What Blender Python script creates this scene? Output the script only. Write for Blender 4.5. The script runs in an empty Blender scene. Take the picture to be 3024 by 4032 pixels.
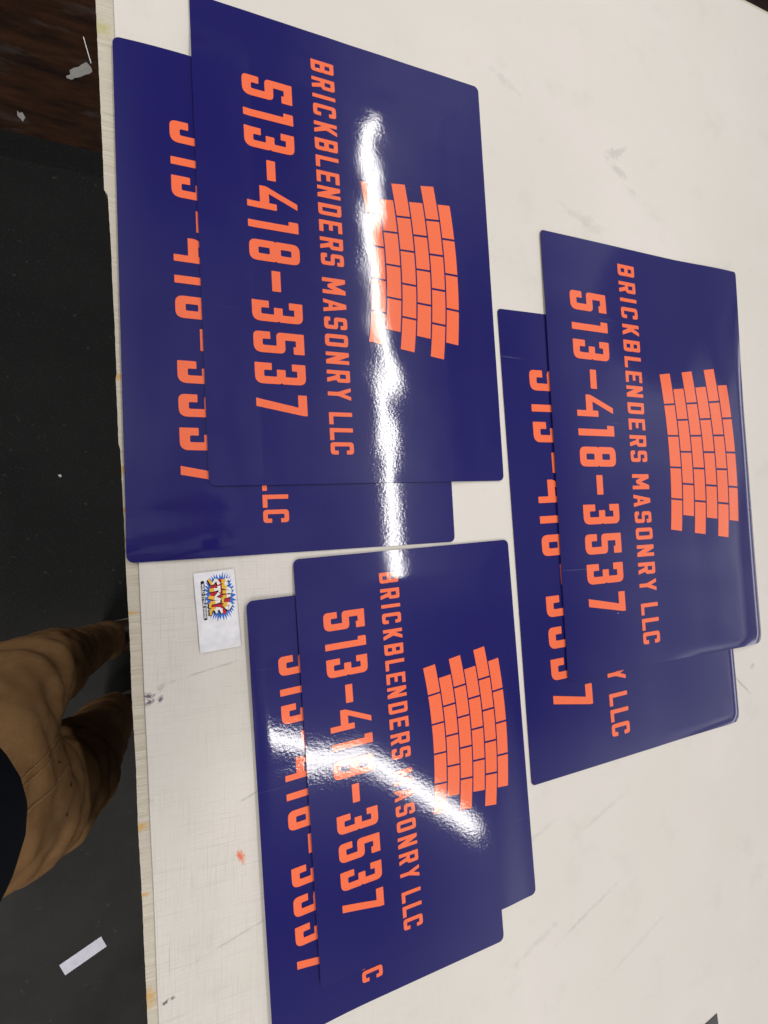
import bpy, bmesh, math, random
from mathutils import Vector, Matrix, noise
from mathutils.geometry import tessellate_polygon
from mathutils.bvhtree import BVHTree

random.seed(7)
scene = bpy.context.scene
COL = scene.collection

# ------------------------------------------------------------------ camera
cam_data = bpy.data.cameras.new('camera')
cam_data.sensor_width = 36.0
cam_data.sensor_fit = 'AUTO'
cam_data.lens = 14.8133
cam_data.clip_start = 0.01
cam_data.clip_end = 60
cam = bpy.data.objects.new('camera', cam_data)
COL.objects.link(cam)
AX, AY = 0.05100501, -0.33088425
ROT = Matrix.Rotation(AX, 3, 'X') @ Matrix.Rotation(AY, 3, 'Y')
CAM = Vector((0, 0, 0.5356))
cam.matrix_world = Matrix.Translation(CAM) @ ROT.to_4x4()
scene.camera = cam

# ------------------------------------------------------------------ room light seen in the gloss
world = bpy.data.worlds.new('World')
scene.world = world
world.use_nodes = True


def world_nodes():
    nt = world.node_tree
    nt.nodes.clear()
    out = nt.nodes.new('ShaderNodeOutputWorld')
    bg = nt.nodes.new('ShaderNodeBackground')
    tc = nt.nodes.new('ShaderNodeTexCoord')
    sep = nt.nodes.new('ShaderNodeSeparateXYZ')
    nt.links.new(tc.outputs['Generated'], sep.inputs[0])
    # walls and ceiling of the shop: dim overhead, paler wall on the far side
    rz = nt.nodes.new('ShaderNodeValToRGB')
    r = rz.color_ramp
    r.elements[0].position = 0.0
    r.elements[0].color = (.10, .09, .085, 1)
    r.elements[1].position = 1.0
    r.elements[1].color = (.36, .35, .40, 1)
    for pos, c in ((.12, (.16, .15, .15, 1)), (.17, (1.6, 1.6, 1.75, 1)), (.23, (1.6, 1.6, 1.75, 1)), (.28, (.20, .18, .19, 1)), (.40, (.22, .2, .21, 1)), (.47, (1.15, 1.12, 1.16, 1)),
                   (.60, (1.0, 1.0, 1.05, 1)), (.74, (.13, .13, .14, 1)), (.86, (.26, .26, .29, 1))):
        e = r.elements.new(pos)
        e.color = c
    nt.links.new(sep.outputs['Z'], rz.inputs[0])
    rx = nt.nodes.new('ShaderNodeMapRange')
    rx.inputs['From Min'].default_value = .05
    rx.inputs['From Max'].default_value = .72
    rx.inputs['To Min'].default_value = .09
    rx.inputs['To Max'].default_value = 1.0
    nt.links.new(sep.outputs['X'], rx.inputs['Value'])
    nz = nt.nodes.new('ShaderNodeTexNoise')
    nz.inputs['Scale'].default_value = 3.2
    nz.inputs['Detail'].default_value = 3
    nt.links.new(tc.outputs['Generated'], nz.inputs['Vector'])
    nr = nt.nodes.new('ShaderNodeMapRange')
    nr.inputs['From Min'].default_value = .40
    nr.inputs['From Max'].default_value = .56
    nr.inputs['To Min'].default_value = .55
    nr.inputs['To Max'].default_value = 1.1
    nt.links.new(nz.outputs[0], nr.inputs['Value'])
    sub = nt.nodes.new('ShaderNodeVectorMath')
    sub.operation = 'DISTANCE'
    nt.links.new(tc.outputs['Generated'], sub.inputs[0])
    sub.inputs[1].default_value = (.775, .40, .475)
    wv = nt.nodes.new('ShaderNodeMath')
    wv.operation = 'MULTIPLY_ADD'
    nt.links.new(nz.outputs[0], wv.inputs[0])
    wv.inputs[1].default_value = .34
    nt.links.new(sub.outputs['Value'], wv.inputs[2])
    dk = nt.nodes.new('ShaderNodeMapRange')
    dk.interpolation_type = 'SMOOTHSTEP'
    dk.inputs['From Min'].default_value = .285
    dk.inputs['From Max'].default_value = .325
    dk.inputs['To Min'].default_value = .28
    dk.inputs['To Max'].default_value = 1.0
    nt.links.new(wv.outputs[0], dk.inputs['Value'])
    m0 = nt.nodes.new('ShaderNodeMath')
    m0.operation = 'MULTIPLY'
    nt.links.new(dk.outputs[0], m0.inputs[0])
    zc = nt.nodes.new('ShaderNodeMapRange')
    zc.inputs['From Min'].default_value = .70
    zc.inputs['From Max'].default_value = .90
    nt.links.new(sep.outputs['Z'], zc.inputs['Value'])
    mx = nt.nodes.new('ShaderNodeMath')
    mx.operation = 'MAXIMUM'
    nt.links.new(rx.outputs[0], mx.inputs[0])
    nt.links.new(zc.outputs[0], mx.inputs[1])
    nt.links.new(mx.outputs[0], m0.inputs[1])
    m = nt.nodes.new('ShaderNodeMath')
    m.operation = 'MULTIPLY'
    nt.links.new(m0.outputs[0], m.inputs[0])
    nt.links.new(nr.outputs[0], m.inputs[1])
    nt.links.new(rz.outputs[0], bg.inputs['Color'])
    nt.links.new(m.outputs[0], bg.inputs['Strength'])
    nt.links.new(bg.outputs[0], out.inputs['Surface'])


world_nodes()


# ------------------------------------------------------------------ lamps: fluorescent fixtures on the ceiling, plus two added rows at the left
def tube_lamp(name, a, b, width, watts, color):
    d = bpy.data.lights.new(name, 'AREA')
    d.shape = 'RECTANGLE'
    a, b = Vector(a), Vector(b)
    d.size = width
    d.size_y = (b - a).length
    d.energy = watts
    d.color = color
    o = bpy.data.objects.new(name, d)
    COL.objects.link(o)
    o.location = (a + b) / 2
    ang = math.atan2(b.y - a.y, b.x - a.x) - math.pi / 2
    o.rotation_euler = (0, 0, ang)
    return o


WARM = (1.0, .965, .915)
tube_lamp('ceiling_tube_light', (.835, -.16, 1.72), (.715, 2.42, 1.72), .065, 19, WARM)
tube_lamp('ceiling_tube_light', (.45, -1.07, 1.72), (1.32, -1.735, 1.72), .08, 7.5, WARM)
tube_lamp('ceiling_tube_light', (-1.00, .10, 1.72), (-1.12, 2.40, 1.72), .09, 17, WARM)  # unseen row, added to even out the light on the left side
tube_lamp('ceiling_tube_light', (-.95, -.80, 1.72), (-.86, -2.60, 1.72), .09, 28, WARM)  # second unseen row, added to brighten the near left and the floor

scene.view_settings.view_transform = 'Standard'
scene.view_settings.look = 'None'
scene.view_settings.gamma = 1
scene.view_settings.exposure = 0.18
scene.view_settings.use_curve_mapping = False
scene.cycles.use_denoising = True
scene.cycles.max_bounces = 6


# ------------------------------------------------------------------ helpers
def link(o, parent=None):
    COL.objects.link(o)
    if parent is not None:
        o.parent = parent
    return o


def tag(o, label=None, cat=None, group=None, kind=None):
    if label:
        o['label'] = label
    if cat:
        o['category'] = cat
    if group:
        o['group'] = group
    if kind:
        o['kind'] = kind
    return o


def empty(name, loc, rz=0.0):
    o = bpy.data.objects.new(name, None)
    o.empty_display_size = .05
    o.location = loc
    o.rotation_euler = (0, 0, rz)
    return link(o)


def mesh_obj(name, verts, faces, mat, parent=None, smooth=False):
    me = bpy.data.meshes.new(name)
    me.from_pydata([tuple(v) for v in verts], [], faces)
    me.update()
    if smooth:
        me.polygons.foreach_set('use_smooth', [True] * len(me.polygons))
    if mat:
        me.materials.append(mat)
    return link(bpy.data.objects.new(name, me), parent)


def bm_obj(name, bm, mat, parent=None, smooth=False):
    me = bpy.data.meshes.new(name)
    bm.to_mesh(me)
    bm.free()
    if smooth:
        me.polygons.foreach_set('use_smooth', [True] * len(me.polygons))
    if mat:
        me.materials.append(mat)
    return link(bpy.data.objects.new(name, me), parent)


def round_poly(pts, seg=5):
    """pts: (x, y[, r]) -> outline with rounded corners."""
    out = []
    n = len(pts)
    for i in range(n):
        p = Vector(pts[i][:2])
        r = pts[i][2] if len(pts[i]) > 2 else 0
        a = Vector(pts[i - 1][:2]) - p
        b = Vector(pts[(i + 1) % n][:2]) - p
        if r <= 0 or a.length < 1e-9 or b.length < 1e-9:
            out.append(p)
            continue
        la, lb = a.length, b.length
        a.normalize()
        b.normalize()
        ang = a.angle(b)
        t = min(r / max(math.tan(ang / 2), 1e-3), la * .49, lb * .49)
        p0, p1 = p + a * t, p + b * t
        for k in range(seg + 1):
            s = k / seg
            out.append(p0 * (1 - s) ** 2 + p * 2 * s * (1 - s) + p1 * s * s)
    return out


class Nodes:
    def __init__(self, name):
        self.mat = bpy.data.materials.new(name)
        self.mat.use_nodes = True
        self.nt = self.mat.node_tree
        self.b = self.nt.nodes['Principled BSDF']
        self.pos = None

    def n(self, kind, **kw):
        x = self.nt.nodes.new(kind)
        for k, v in kw.items():
            setattr(x, k, v)
        return x

    def l(self, a, b):
        self.nt.links.new(a, b)

    def position(self):
        if self.pos is None:
            self.pos = self.n('ShaderNodeNewGeometry').outputs['Position']
        return self.pos

    def mapping(self, scale=(1, 1, 1), rot=(0, 0, 0), loc=(0, 0, 0), src=None):
        m = self.n('ShaderNodeMapping')
        m.inputs['Scale'].default_value = scale
        m.inputs['Rotation'].default_value = rot
        m.inputs['Location'].default_value = loc
        self.l(src or self.position(), m.inputs['Vector'])
        return m.outputs[0]

    def noise(self, scale, detail=2, rough=.5, vec=None, dist=0):
        x = self.n('ShaderNodeTexNoise')
        x.inputs['Scale'].default_value = scale
        x.inputs['Detail'].default_value = detail
        x.inputs['Roughness'].default_value = rough
        x.inputs['Distortion'].default_value = dist
        self.l(vec or self.position(), x.inputs['Vector'])
        return x.outputs[0]

    def rng(self, val, a, b, c=0.0, d=1.0):
        x = self.n('ShaderNodeMapRange')
        x.inputs['From Min'].default_value = a
        x.inputs['From Max'].default_value = b
        x.inputs['To Min'].default_value = c
        x.inputs['To Max'].default_value = d
        self.l(val, x.inputs['Value'])
        return x.outputs[0]

    def math(self, op, a, b=None, clamp=False):
        x = self.n('ShaderNodeMath', operation=op, use_clamp=clamp)
        for i, v in enumerate((a, b)):
            if v is None:
                continue
            if isinstance(v, (int, float)):
                x.inputs[i].default_value = v
            else:
                self.l(v, x.inputs[i])
        return x.outputs[0]

    def mix(self, fac, a, b, blend='MIX'):
        x = self.n('ShaderNodeMix', data_type='RGBA', blend_type=blend)
        if isinstance(fac, (int, float)):
            x.inputs[0].default_value = fac
        else:
            self.l(fac, x.inputs[0])
        for i, v in ((6, a), (7, b)):
            if isinstance(v, tuple):
                x.inputs[i].default_value = (*v[:3], 1)
            else:
                self.l(v, x.inputs[i])
        return x.outputs[2]

    def bump(self, h, strength, dist, normal=None):
        x = self.n('ShaderNodeBump')
        x.inputs['Strength'].default_value = strength
        x.inputs['Distance'].default_value = dist
        self.l(h, x.inputs['Height'])
        if normal is not None:
            self.l(normal, x.inputs['Normal'])
        return x.outputs[0]

    def set(self, **kw):
        for k, v in kw.items():
            s = self.b.inputs[k.replace('_', ' ')]
            if isinstance(v, (int, float)):
                s.default_value = v
            elif isinstance(v, tuple):
                s.default_value = (*v[:3], 1)
            else:
                self.l(v, s)
        return self

    def spot(self, x, y, rx, ry, ang=0.0, nscale=120, namp=.7, lo=.0, hi=.5):
        """irregular stain mask centred at a place on the surface"""
        v = self.mapping(loc=(0, 0, 0), src=None)
        sub = self.n('ShaderNodeVectorMath', operation='SUBTRACT')
        self.l(self.position(), sub.inputs[0])
        sub.inputs[1].default_value = (x, y, 0)
        m = self.n('ShaderNodeMapping')
        m.vector_type = 'TEXTURE'
        m.inputs['Rotation'].default_value = (0, 0, ang)
        m.inputs['Scale'].default_value = (rx, ry, 1000)
        self.l(sub.outputs[0], m.inputs['Vector'])
        ln = self.n('ShaderNodeVectorMath', operation='LENGTH')
        self.l(m.outputs[0], ln.inputs[0])
        nz = self.noise(nscale, 3, .6)
        d = self.math('ADD', ln.outputs['Value'], self.rng(nz, .3, .7, -namp, namp))
        return self.rng(d, .25, 1.05, 1.0, 0.0)


def plain(name, color, rough=.6, **kw):
    m = Nodes(name)
    v = m.rng(m.noise(60, 4, .6), .3, .7, .88, 1.1)
    x = m.n('ShaderNodeMix', data_type='RGBA', blend_type='MULTIPLY')
    x.inputs[0].default_value = 1
    x.inputs[6].default_value = (*color, 1)
    m.l(v, x.inputs[7])
    m.set(Base_Color=x.outputs[2], Roughness=rough, **kw)
    return m.mat


# ------------------------------------------------------------------ materials
def gloss_print(name, color):
    """printed film under a gloss overlaminate with fine orange peel"""
    m = Nodes(name)
    fleck = m.rng(m.noise(900, 2), .35, .7, .93, 1.07)
    x = m.n('ShaderNodeMix', data_type='RGBA', blend_type='MULTIPLY')
    x.inputs[0].default_value = 1
    x.inputs[6].default_value = (*color, 1)
    m.l(fleck, x.inputs[7])
    # specks of dust
    vor = m.n('ShaderNodeTexVoronoi')
    vor.inputs['Scale'].default_value = 26
    m.l(m.position(), vor.inputs['Vector'])
    rare = m.math('GREATER_THAN', m.noise(9, 0, vec=vor.outputs['Position']), .60)
    dust = m.math('MULTIPLY', m.math('LESS_THAN', vor.outputs['Distance'], .028), rare)
    col = m.mix(dust, x.outputs[2], (.62, .62, .68))
    scr = m.rng(m.noise(1, 2, .5, vec=m.mapping((5, 340, 5), rot=(0, 0, .9), loc=(1, 4, 0))), .725, .75)
    scr = m.math('MULTIPLY', scr, m.rng(m.noise(6, 2), .5, .62, 0, .10))
    col = m.mix(scr, col, (.55, .55, .62))
    peel = m.noise(280, 2, .6)
    brush = m.noise(1, 3, .7, vec=m.mapping((30, 700, 30)))
    n1 = m.bump(peel, .10, .0005)
    n2 = m.bump(brush, .04, .0003, n1)
    broad = m.noise(38, 2, .5)
    n3 = m.bump(broad, .03, .0015, n2)
    m.set(Base_Color=col, Roughness=.30, Normal=n3)
    m.b.inputs['Specular IOR Level'].default_value = .10
    m.b.inputs['Coat Weight'].default_value = .9
    m.b.inputs['Coat Roughness'].default_value = .055
    m.b.inputs['Coat IOR'].default_value = 1.5
    m.l(n3, m.b.inputs['Coat Normal'])
    return m.mat


NAVY = gloss_print('navy_gloss_film', (.0135, .0120, .126))
BACKING = plain('dark_magnet_backing', (.02, .018, .022), .6)
ORANGE = gloss_print('orange_gloss_film', (.98, .185, .078))


def mat_surface():
    m = Nodes('cream_cutting_mat')
    base = m.mix(m.rng(m.noise(3.0, 5, .6), .3, .72), (.735, .700, .640), (.79, .745, .70))
    base = m.mix(m.rng(m.noise(7, 4, .6, vec=m.mapping((1, 1, 1), loc=(3, 1, 0))), .42, .75, 0, .35), base, (.70, .69, .60))
    base = m.mix(m.rng(m.noise(1400, 2), .3, .75, 0, .10), base, (.45, .43, .40))
    # woven scuffing, heavier near the working edge
    sep = m.n('ShaderNodeSeparateXYZ')
    m.l(m.position(), sep.inputs[0])
    near = m.rng(sep.outputs['X'], .33, -.08, .04, 1.0)
    low = m.rng(sep.outputs['Y'], .25, -.10, .15, 1.0)
    patch = m.rng(m.noise(9, 3, .6), .36, .62, .25, 1.0)
    ga = m.rng(m.noise(1, 4, .7, vec=m.mapping((900, 16, 1), rot=(0, 0, .05))), .50, .72)
    gb = m.rng(m.noise(1, 4, .7, vec=m.mapping((16, 900, 1), rot=(0, 0, .05))), .50, .72)
    weave = m.math('MAXIMUM', ga, gb)
    f = m.math('MULTIPLY', m.math('MULTIPLY', weave, near), m.math('MULTIPLY', low, patch))
    base = m.mix(m.math('MULTIPLY', f, .66), base, (.36, .33, .27))
    # long knife scratches and scuffs
    for rot, th, amt, sc in ((-.42, .685, .5, (7, 260, 1)), (.62, .70, .42, (5, 240, 1)), (.05, .69, .5, (200, 4, 1)), (1.62, .70, .35, (170, 4, 1))):
        s = m.rng(m.noise(1, 5, .68, vec=m.mapping(sc, rot=(0, 0, rot), loc=(rot * 7, 2, 0))), th, th + .10)
        s = m.math('MULTIPLY', s, m.rng(m.noise(4.2, 2, vec=m.mapping((1, 1, 1), loc=(rot * 3, 5, 0))), .45, .65, 0, amt))
        base = m.mix(s, base, (.34, .32, .28))
    cloud = m.rng(m.noise(13, 5, .65), .56, .80, 0, .28)
    base = m.mix(cloud, base, (.50, .49, .44))
    grey = (.22, .23, .22)
    for x, y, rx, ry, a, amt, c in (
            (.625, .66, .030, .012, .5, .26, grey), (.632, .630, .022, .010, -.5, .24, grey), (.66, .600, .020, .006, -.4, .15, grey),
            (.40, .715, .03, .008, -.5, .16, grey), (.55, .52, .05, .012, -.3, .15, grey),
            (-.0953, -.1775, .0065, .004, .1, .95, (.10, .10, .13)), (-.0945, -.1845, .006, .0035, .6, .9, (.10, .10, .13)), (-.0835, -.1825, .0045, .003, 1.2, .9, (.10, .10, .14)),
            (-.083, -.170, .007, .004, 1.0, .35, grey), (-.0965, -.290, .007, .004, -.3, .45, grey), (-.105, -.145, .005, .006, -.3, .3, grey),
            (.0012, -.3730, .0042, .0085, .35, .95, (.78, .16, .06)), (.004, -.378, .003, .007, .0, .6, (.80, .25, .15)),
            (-.0755, -.506, .0045, .0022, .6, 1.0, (.07, .07, .10)), (-.0690, -.5045, .0035, .0022, .6, .9, (.09, .09, .12)),
            (.853, .394, .018, .008, .2, .28, (.42, .44, .18)), (.80, .27, .012, .01, .2, .12, (.45, .44, .2)),
            (.8785, -.292, .003, .034, .85, .45, grey), (.91, -.262, .008, .005, .5, .35, grey),
            (-.1245, .566, .006, .005, 0, .6, (.20, .19, .22)), (.74, .285, .01, .03, .2, .12, grey),
            (.405, -.600, .055, .006, .45, .14, grey), (.50, -.585, .075, .0034, .42, .20, grey), (.40, -.455, .06, .005, .40, .13, grey),
            (.535, -.446, .07, .004, .40, .12, grey), (.60, -.66, .09, .004, .42, .10, grey),
            (.03, -.30, .05, .0016, .38, .42, (.3, .28, .24)), (.0, -.46, .06, .0014, .3, .3, (.3, .28, .24)), (-.03, -.155, .05, .0014, .22, .38, (.3, .28, .24)),
            (.72, -.31, .006, .004, .2, .4, grey), (.8, .16, .02, .004, 1.2, .15, grey)):
        base = m.mix(m.math('MULTIPLY', m.spot(x, y, rx, ry, a, nscale=90 if rx > .012 else 500, namp=.55), amt), base, c)
    m.set(Base_Color=base, Roughness=.52, Normal=m.bump(m.noise(700, 2, .6), .10, .0006))
    m.b.inputs['Specular IOR Level'].default_value = .3
    m.b.inputs['Subsurface Weight'].default_value = 0
    return m.mat


def strip_surface():
    m = Nodes('worn_resin_board')
    hatch = m.noise(1, 4, .7, vec=m.mapping((14, 430, 30), rot=(0, 0, .05)))
    blot = m.noise(38, 4, .6)
    base = m.mix(m.rng(hatch, .36, .66), (.50, .45, .35), (.70, .65, .55))
    base = m.mix(m.rng(blot, .42, .66), base, (.60, .55, .46))
    base = m.mix(m.rng(m.noise(1, 2, .5, vec=m.mapping((40, 620, 30), loc=(3, 0, 0))), .72, .80, 0, .9), base, (.86, .84, .76))
    sep = m.n('ShaderNodeSeparateXYZ')
    m.l(m.position(), sep.inputs[0])
    for y, ry, xx in ((-.085, .0022, -.115), (-.0045, .0020, -.120), (.1815, .006, -.129), (.075, .007, -.124), (-.318, .006, -.104), (-.499, .011, -.0935), (-.537, .006, -.092),
                      (.590, .012, -.152), (.03, .004, -.1225), (-.3905, .003, -.1)):
        c = (.62, .36, .07) if y < .5 else (.50, .46, .20)
        base = m.mix(m.math('MULTIPLY', m.spot(xx, y, .012, ry, 0, nscale=160, namp=.35), .85), base, c)
    m.set(Base_Color=base, Roughness=.42, Normal=m.bump(hatch, .5, .0016))
    m.b.inputs['Specular IOR Level'].default_value = .4
    return m.mat


MAT_TOP = mat_surface()
STRIP = strip_surface()
STEEL = plain('dark_painted_steel', (.06, .06, .065), .5)


def rubber():
    m = Nodes('black_rubber_mat')
    base = m.mix(m.rng(m.noise(5, 4, .6), .35, .7), (.0036, .0036, .0034), (.0072, .0072, .0068))
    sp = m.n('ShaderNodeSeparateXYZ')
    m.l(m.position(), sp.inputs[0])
    worn = m.math('MULTIPLY', m.rng(sp.outputs['Y'], -.15, -.75), m.rng(m.noise(3.5, 4, .6), .3, .6, .45, 1))  # painted light, not wear: the brighter lit end gets a paler colour
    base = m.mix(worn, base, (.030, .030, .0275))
    base = m.mix(m.rng(m.noise(240, 3, .6), .55, .72, 0, .35), base, (.05, .05, .05))
    base = m.mix(m.rng(m.noise(55, 2), .70, .76, 0, .25), base, (.10, .10, .10))
    m.set(Base_Color=base, Roughness=.62, Normal=m.bump(m.noise(520, 2), .25, .001))
    m.b.inputs['Specular IOR Level'].default_value = .2
    return m.mat


def brown_floor():
    m = Nodes('dark_brown_floor')
    g = m.noise(1, 5, .65, vec=m.mapping((5, 22, 5), rot=(0, 0, .35)))
    base = m.mix(m.rng(g, .36, .66), (.008, .0032, .0014), (.040, .0155, .006))
    base = m.mix(m.rng(m.noise(6, 4, .6, vec=m.mapping((1, 3, 1), rot=(0, 0, .3), loc=(2, 4, 0))), .56, .70, 0, .65), base, (.050, .040, .036))
    m.set(Base_Color=base, Roughness=.7)
    m.b.inputs['Specular IOR Level'].default_value = .10
    return m.mat


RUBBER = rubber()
FLOOR = brown_floor()


# ------------------------------------------------------------------ the setting
FZ = -.90
mesh_obj('floor', [(-6, -6, FZ), (6, -6, FZ), (6, 6, FZ), (-6, 6, FZ)], [(0, 1, 2, 3)], FLOOR)['kind'] = 'structure'

# anti-fatigue mat on the floor, bevelled at its end
y1, y0, ya, x0, x1, h = 1.168, -2.2, 1.078, -.98, .30, .016
vs = [(x0, y0, FZ + .0005), (x1, y0, FZ + .0005), (x1, y1, FZ + .0005), (x0, y1, FZ + .0005),
      (x0 + .05, y0 + .05, FZ + h), (x1 - .05, y0 + .05, FZ + h), (x1 - .05, ya, FZ + h), (x0 + .05, ya, FZ + h)]
fs = [(0, 3, 2, 1), (4, 5, 6, 7), (0, 1, 5, 4), (1, 2, 6, 5), (2, 3, 7, 6), (3, 0, 4, 7)]
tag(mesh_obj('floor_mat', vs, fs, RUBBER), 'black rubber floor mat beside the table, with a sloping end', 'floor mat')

# table: resin board on a steel frame
TA = .0532                                   # the table's long side leans a little from the y axis
TX = lambda y, off=0.0: -.1212 - TA * y + off


def table_pt(a, b, z):                       # a: metres in from the near long edge, b: metres along
    d = Vector((-TA, 1, 0)).normalized()
    n = Vector((d.y, -d.x, 0))
    p = Vector((-.1212, 0, 0)) + d * b + n * a
    return Vector((p.x, p.y, z))


B0, B1, TW = -1.36, 1.052, 1.30
table = tag(empty('table', table_pt(TW / 2, (B0 + B1) / 2, FZ)), 'long work table topped with a worn cream resin board with a rough edge', 'table')


def to_local(o, root):
    o.data.transform(Matrix.Translation(-root.location))
    o.parent = root


def board():
    """board with a ragged near edge"""
    ZT, ZB = -.0045, -.034
    top = []
    n = 420
    for i in range(n + 1):
        b = B0 + (B1 - B0) * i / n
        j = .0007 * noise.noise((b * 14, 3, 0)) + .0005 * noise.noise((b * 150, 1, 0))
        if b > .395:
            j -= .0035
        if .10 < b < .18:
            j -= .0012
        top.append((j, b))
    ring = top + [(TW, B1), (TW, B0)]
    m = len(ring)
    vs = [table_pt(a, b, ZT) for a, b in ring] + [table_pt(a, b, ZB) for a, b in ring]
    inner = [table_pt(.012, b, ZT) for a, b in top]
    o = len(vs)
    vs += inner
    fs = []
    for i in range(n):
        fs.append((i, o + i, o + i + 1, i + 1))
    fs.append(tuple([o + i for i in range(n + 1)][::-1] and ([o] + [m - 1, m - 2] + [o + n] + [o + i for i in range(n - 1, 0, -1)])))
    fs.append((0, m - 1, o))
    fs.append((n, o + n, m - 2))
    for i in range(m):
        k = (i + 1) % m
        fs.append((i, k, m + k, m + i))
    fs.append(tuple(range(m, 2 * m)))
    return mesh_obj('tabletop', vs, fs, STRIP)


bo = board()
bmx = bmesh.new()
bmx.from_mesh(bo.data)
bmesh.ops.recalc_face_normals(bmx, faces=bmx.faces)
bmx.to_mesh(bo.data)
bmx.free()
to_local(bo, table)


def box_pts(a0, a1, b0, b1, z0, z1):
    return [table_pt(a0, b0, z0), table_pt(a1, b0, z0), table_pt(a1, b1, z0), table_pt(a0, b1, z0),
            table_pt(a0, b0, z1), table_pt(a1, b0, z1), table_pt(a1, b1, z1), table_pt(a0, b1, z1)]


BOXF = [(0, 3, 2, 1), (4, 5, 6, 7), (0, 1, 5, 4), (1, 2, 6, 5), (2, 3, 7, 6), (3, 0, 4, 7)]
for a in (.16, TW - .10):
    for b in (B0 + .1, B1 - .1):
        to_local(mesh_obj('leg', box_pts(a - .03, a + .03, b - .03, b + .03, FZ, -.095), BOXF, STEEL), table)
fr = []
for i, (a0, a1, b0, b1) in enumerate(((.13, .17, B0 + .07, B1 - .07), (TW - .11, TW - .07, B0 + .07, B1 - .07))):
    to_local(mesh_obj('side_rail', box_pts(a0, a1, b0, b1, -.0945, -.0345), BOXF, STEEL), table)

to_local(mesh_obj('light_blocking_panel', box_pts(TW - .15, TW - .13, B0 + .13, B1 - .13, FZ + .06, -.0345), BOXF, STEEL), table)  # unseen panel, added to keep light from leaking under the table

# cutting mat on the board: bevelled left edge
MA0 = .0128


def cutting_mat():
    root = MA0
    zb, zt, bv = -.0042, -.0012, .0014
    rows = []
    n = 90
    for i in range(n + 1):
        b = (B0 + .012) + (B1 - .012 - B0 - .012) * i / n
        j = .0005 * noise.noise((b * 9, 7, 0))
        w0 = .0128 + .0044 * (.62 - b) / 1.14 * -1 + .0018      # the mat is not quite square to the board
        rows.append((b, w0 + j))
    vs = []
    for b, a in rows:
        vs += [table_pt(a, b, zb), table_pt(a + .0003, b, zb + .0008), table_pt(a + bv, b, zt), table_pt(TW - .02, b, zt), table_pt(TW - .019, b, zb)]
    fs = []
    for i in range(n):
        for k in range(4):
            p = i * 5 + k
            fs.append((p, p + 1, p + 6, p + 5))
    fs.append(tuple(range(0, 5)))
    fs.append(tuple(range(n * 5 + 4, n * 5 - 1, -1)))
    o = mesh_obj('cutting_mat', vs, fs, MAT_TOP)
    bm2 = bmesh.new()
    bm2.from_mesh(o.data)
    bmesh.ops.recalc_face_normals(bm2, faces=bm2.faces)
    bm2.to_mesh(o.data)
    bm2.free()
    return o


tag(cutting_mat(), 'scuffed cream cutting mat covering the work table under the navy signs', 'cutting mat')

# ------------------------------------------------------------------ lettering
H = 62.2
WN = [(0, 33.5, 3), (1.3, 31.8), (0, 30.2, 3)]
DIG = {
    '5': (26.7, [[(0, H, 1), (26.7, H, 1), (26.7, 48.5, 1), (17.2, 48.5, .8), (17.2, 51.7, .4), (9.5, 51.7, .5), (9.5, 38.4, .5), (26.7, 38.4, 7),
                  (26.7, 0, 10), (0, 0, 7), (0, 20.4, 1), (9.3, 20.4, 1), (9.3, 10.9, 2), (17.2, 10.9, 2), (17.2, 27.7, .5), (0, 27.7, 6)]]),
    '3': (26.4, [[(0, H, 1), (26.4, H, 9), (26.4, 33.5, 3), (25, 31.8), (26.4, 30, 3), (26.4, 0, 10), (0, 0, 1), (0, 20.5, 1), (9, 20.5, 1), (9, 11, 2),
                  (17, 11, 2), (17, 26.4, .8), (8, 26.4, 1), (8, 37.1, 1), (17, 37.1, .8), (17, 51.5, 1), (9, 51.5, .5), (9, 45.2, 1), (0, 45.2, 1)]]),
    '1': (14.5, [[(5.2, 0, .8), (14.5, 0, .8), (14.5, H, .8), (0, H, 2), (0, 49.9, 1), (5.2, 49.9, .3)]]),
    '-': (26.4, [[(0, 25.6, 1), (26.4, 25.6, 1), (26.4, 36.4, 1), (0, 36.4, 1)]]),
    '4': (29.7, [[(16.6, H, .6), (24.6, H, .6), (9.2, 26.9, .5), (21.3, 26.9, .3), (21.3, 36.1, 1), (29.7, 36.1, 1), (29.7, 0, .6), (21.5, 0, .6),
                  (21.5, 15.6, .3), (0, 15.6, 1), (0, 23.5, 6)]]),
    '8': (26.7, [[(0, 0, 9), (26.7, 0, 9), (26.7, 30.2, 3), (25.4, 31.8), (26.7, 33.5, 3), (26.7, H, 9), (0, H, 9)] + WN,
                 [(9.3, 11.1, 1.5), (17.4, 11.1, 1.5), (17.4, 24.7, 1.5), (9.3, 24.7, 1.5)], [(9.3, 38.4, 1.5), (17.4, 38.4, 1.5), (17.4, 51.6, 1.5), (9.3, 51.6, 1.5)]]),
    '7': (26.4, [[(0, H, 1), (26.4, H, .8), (26.4, 57, 4), (15.5, 0, .6), (5.2, 0, .6), (15.8, 51.1, .5), (0, 51.1, .8)]]),
}
L = 31.0
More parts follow.
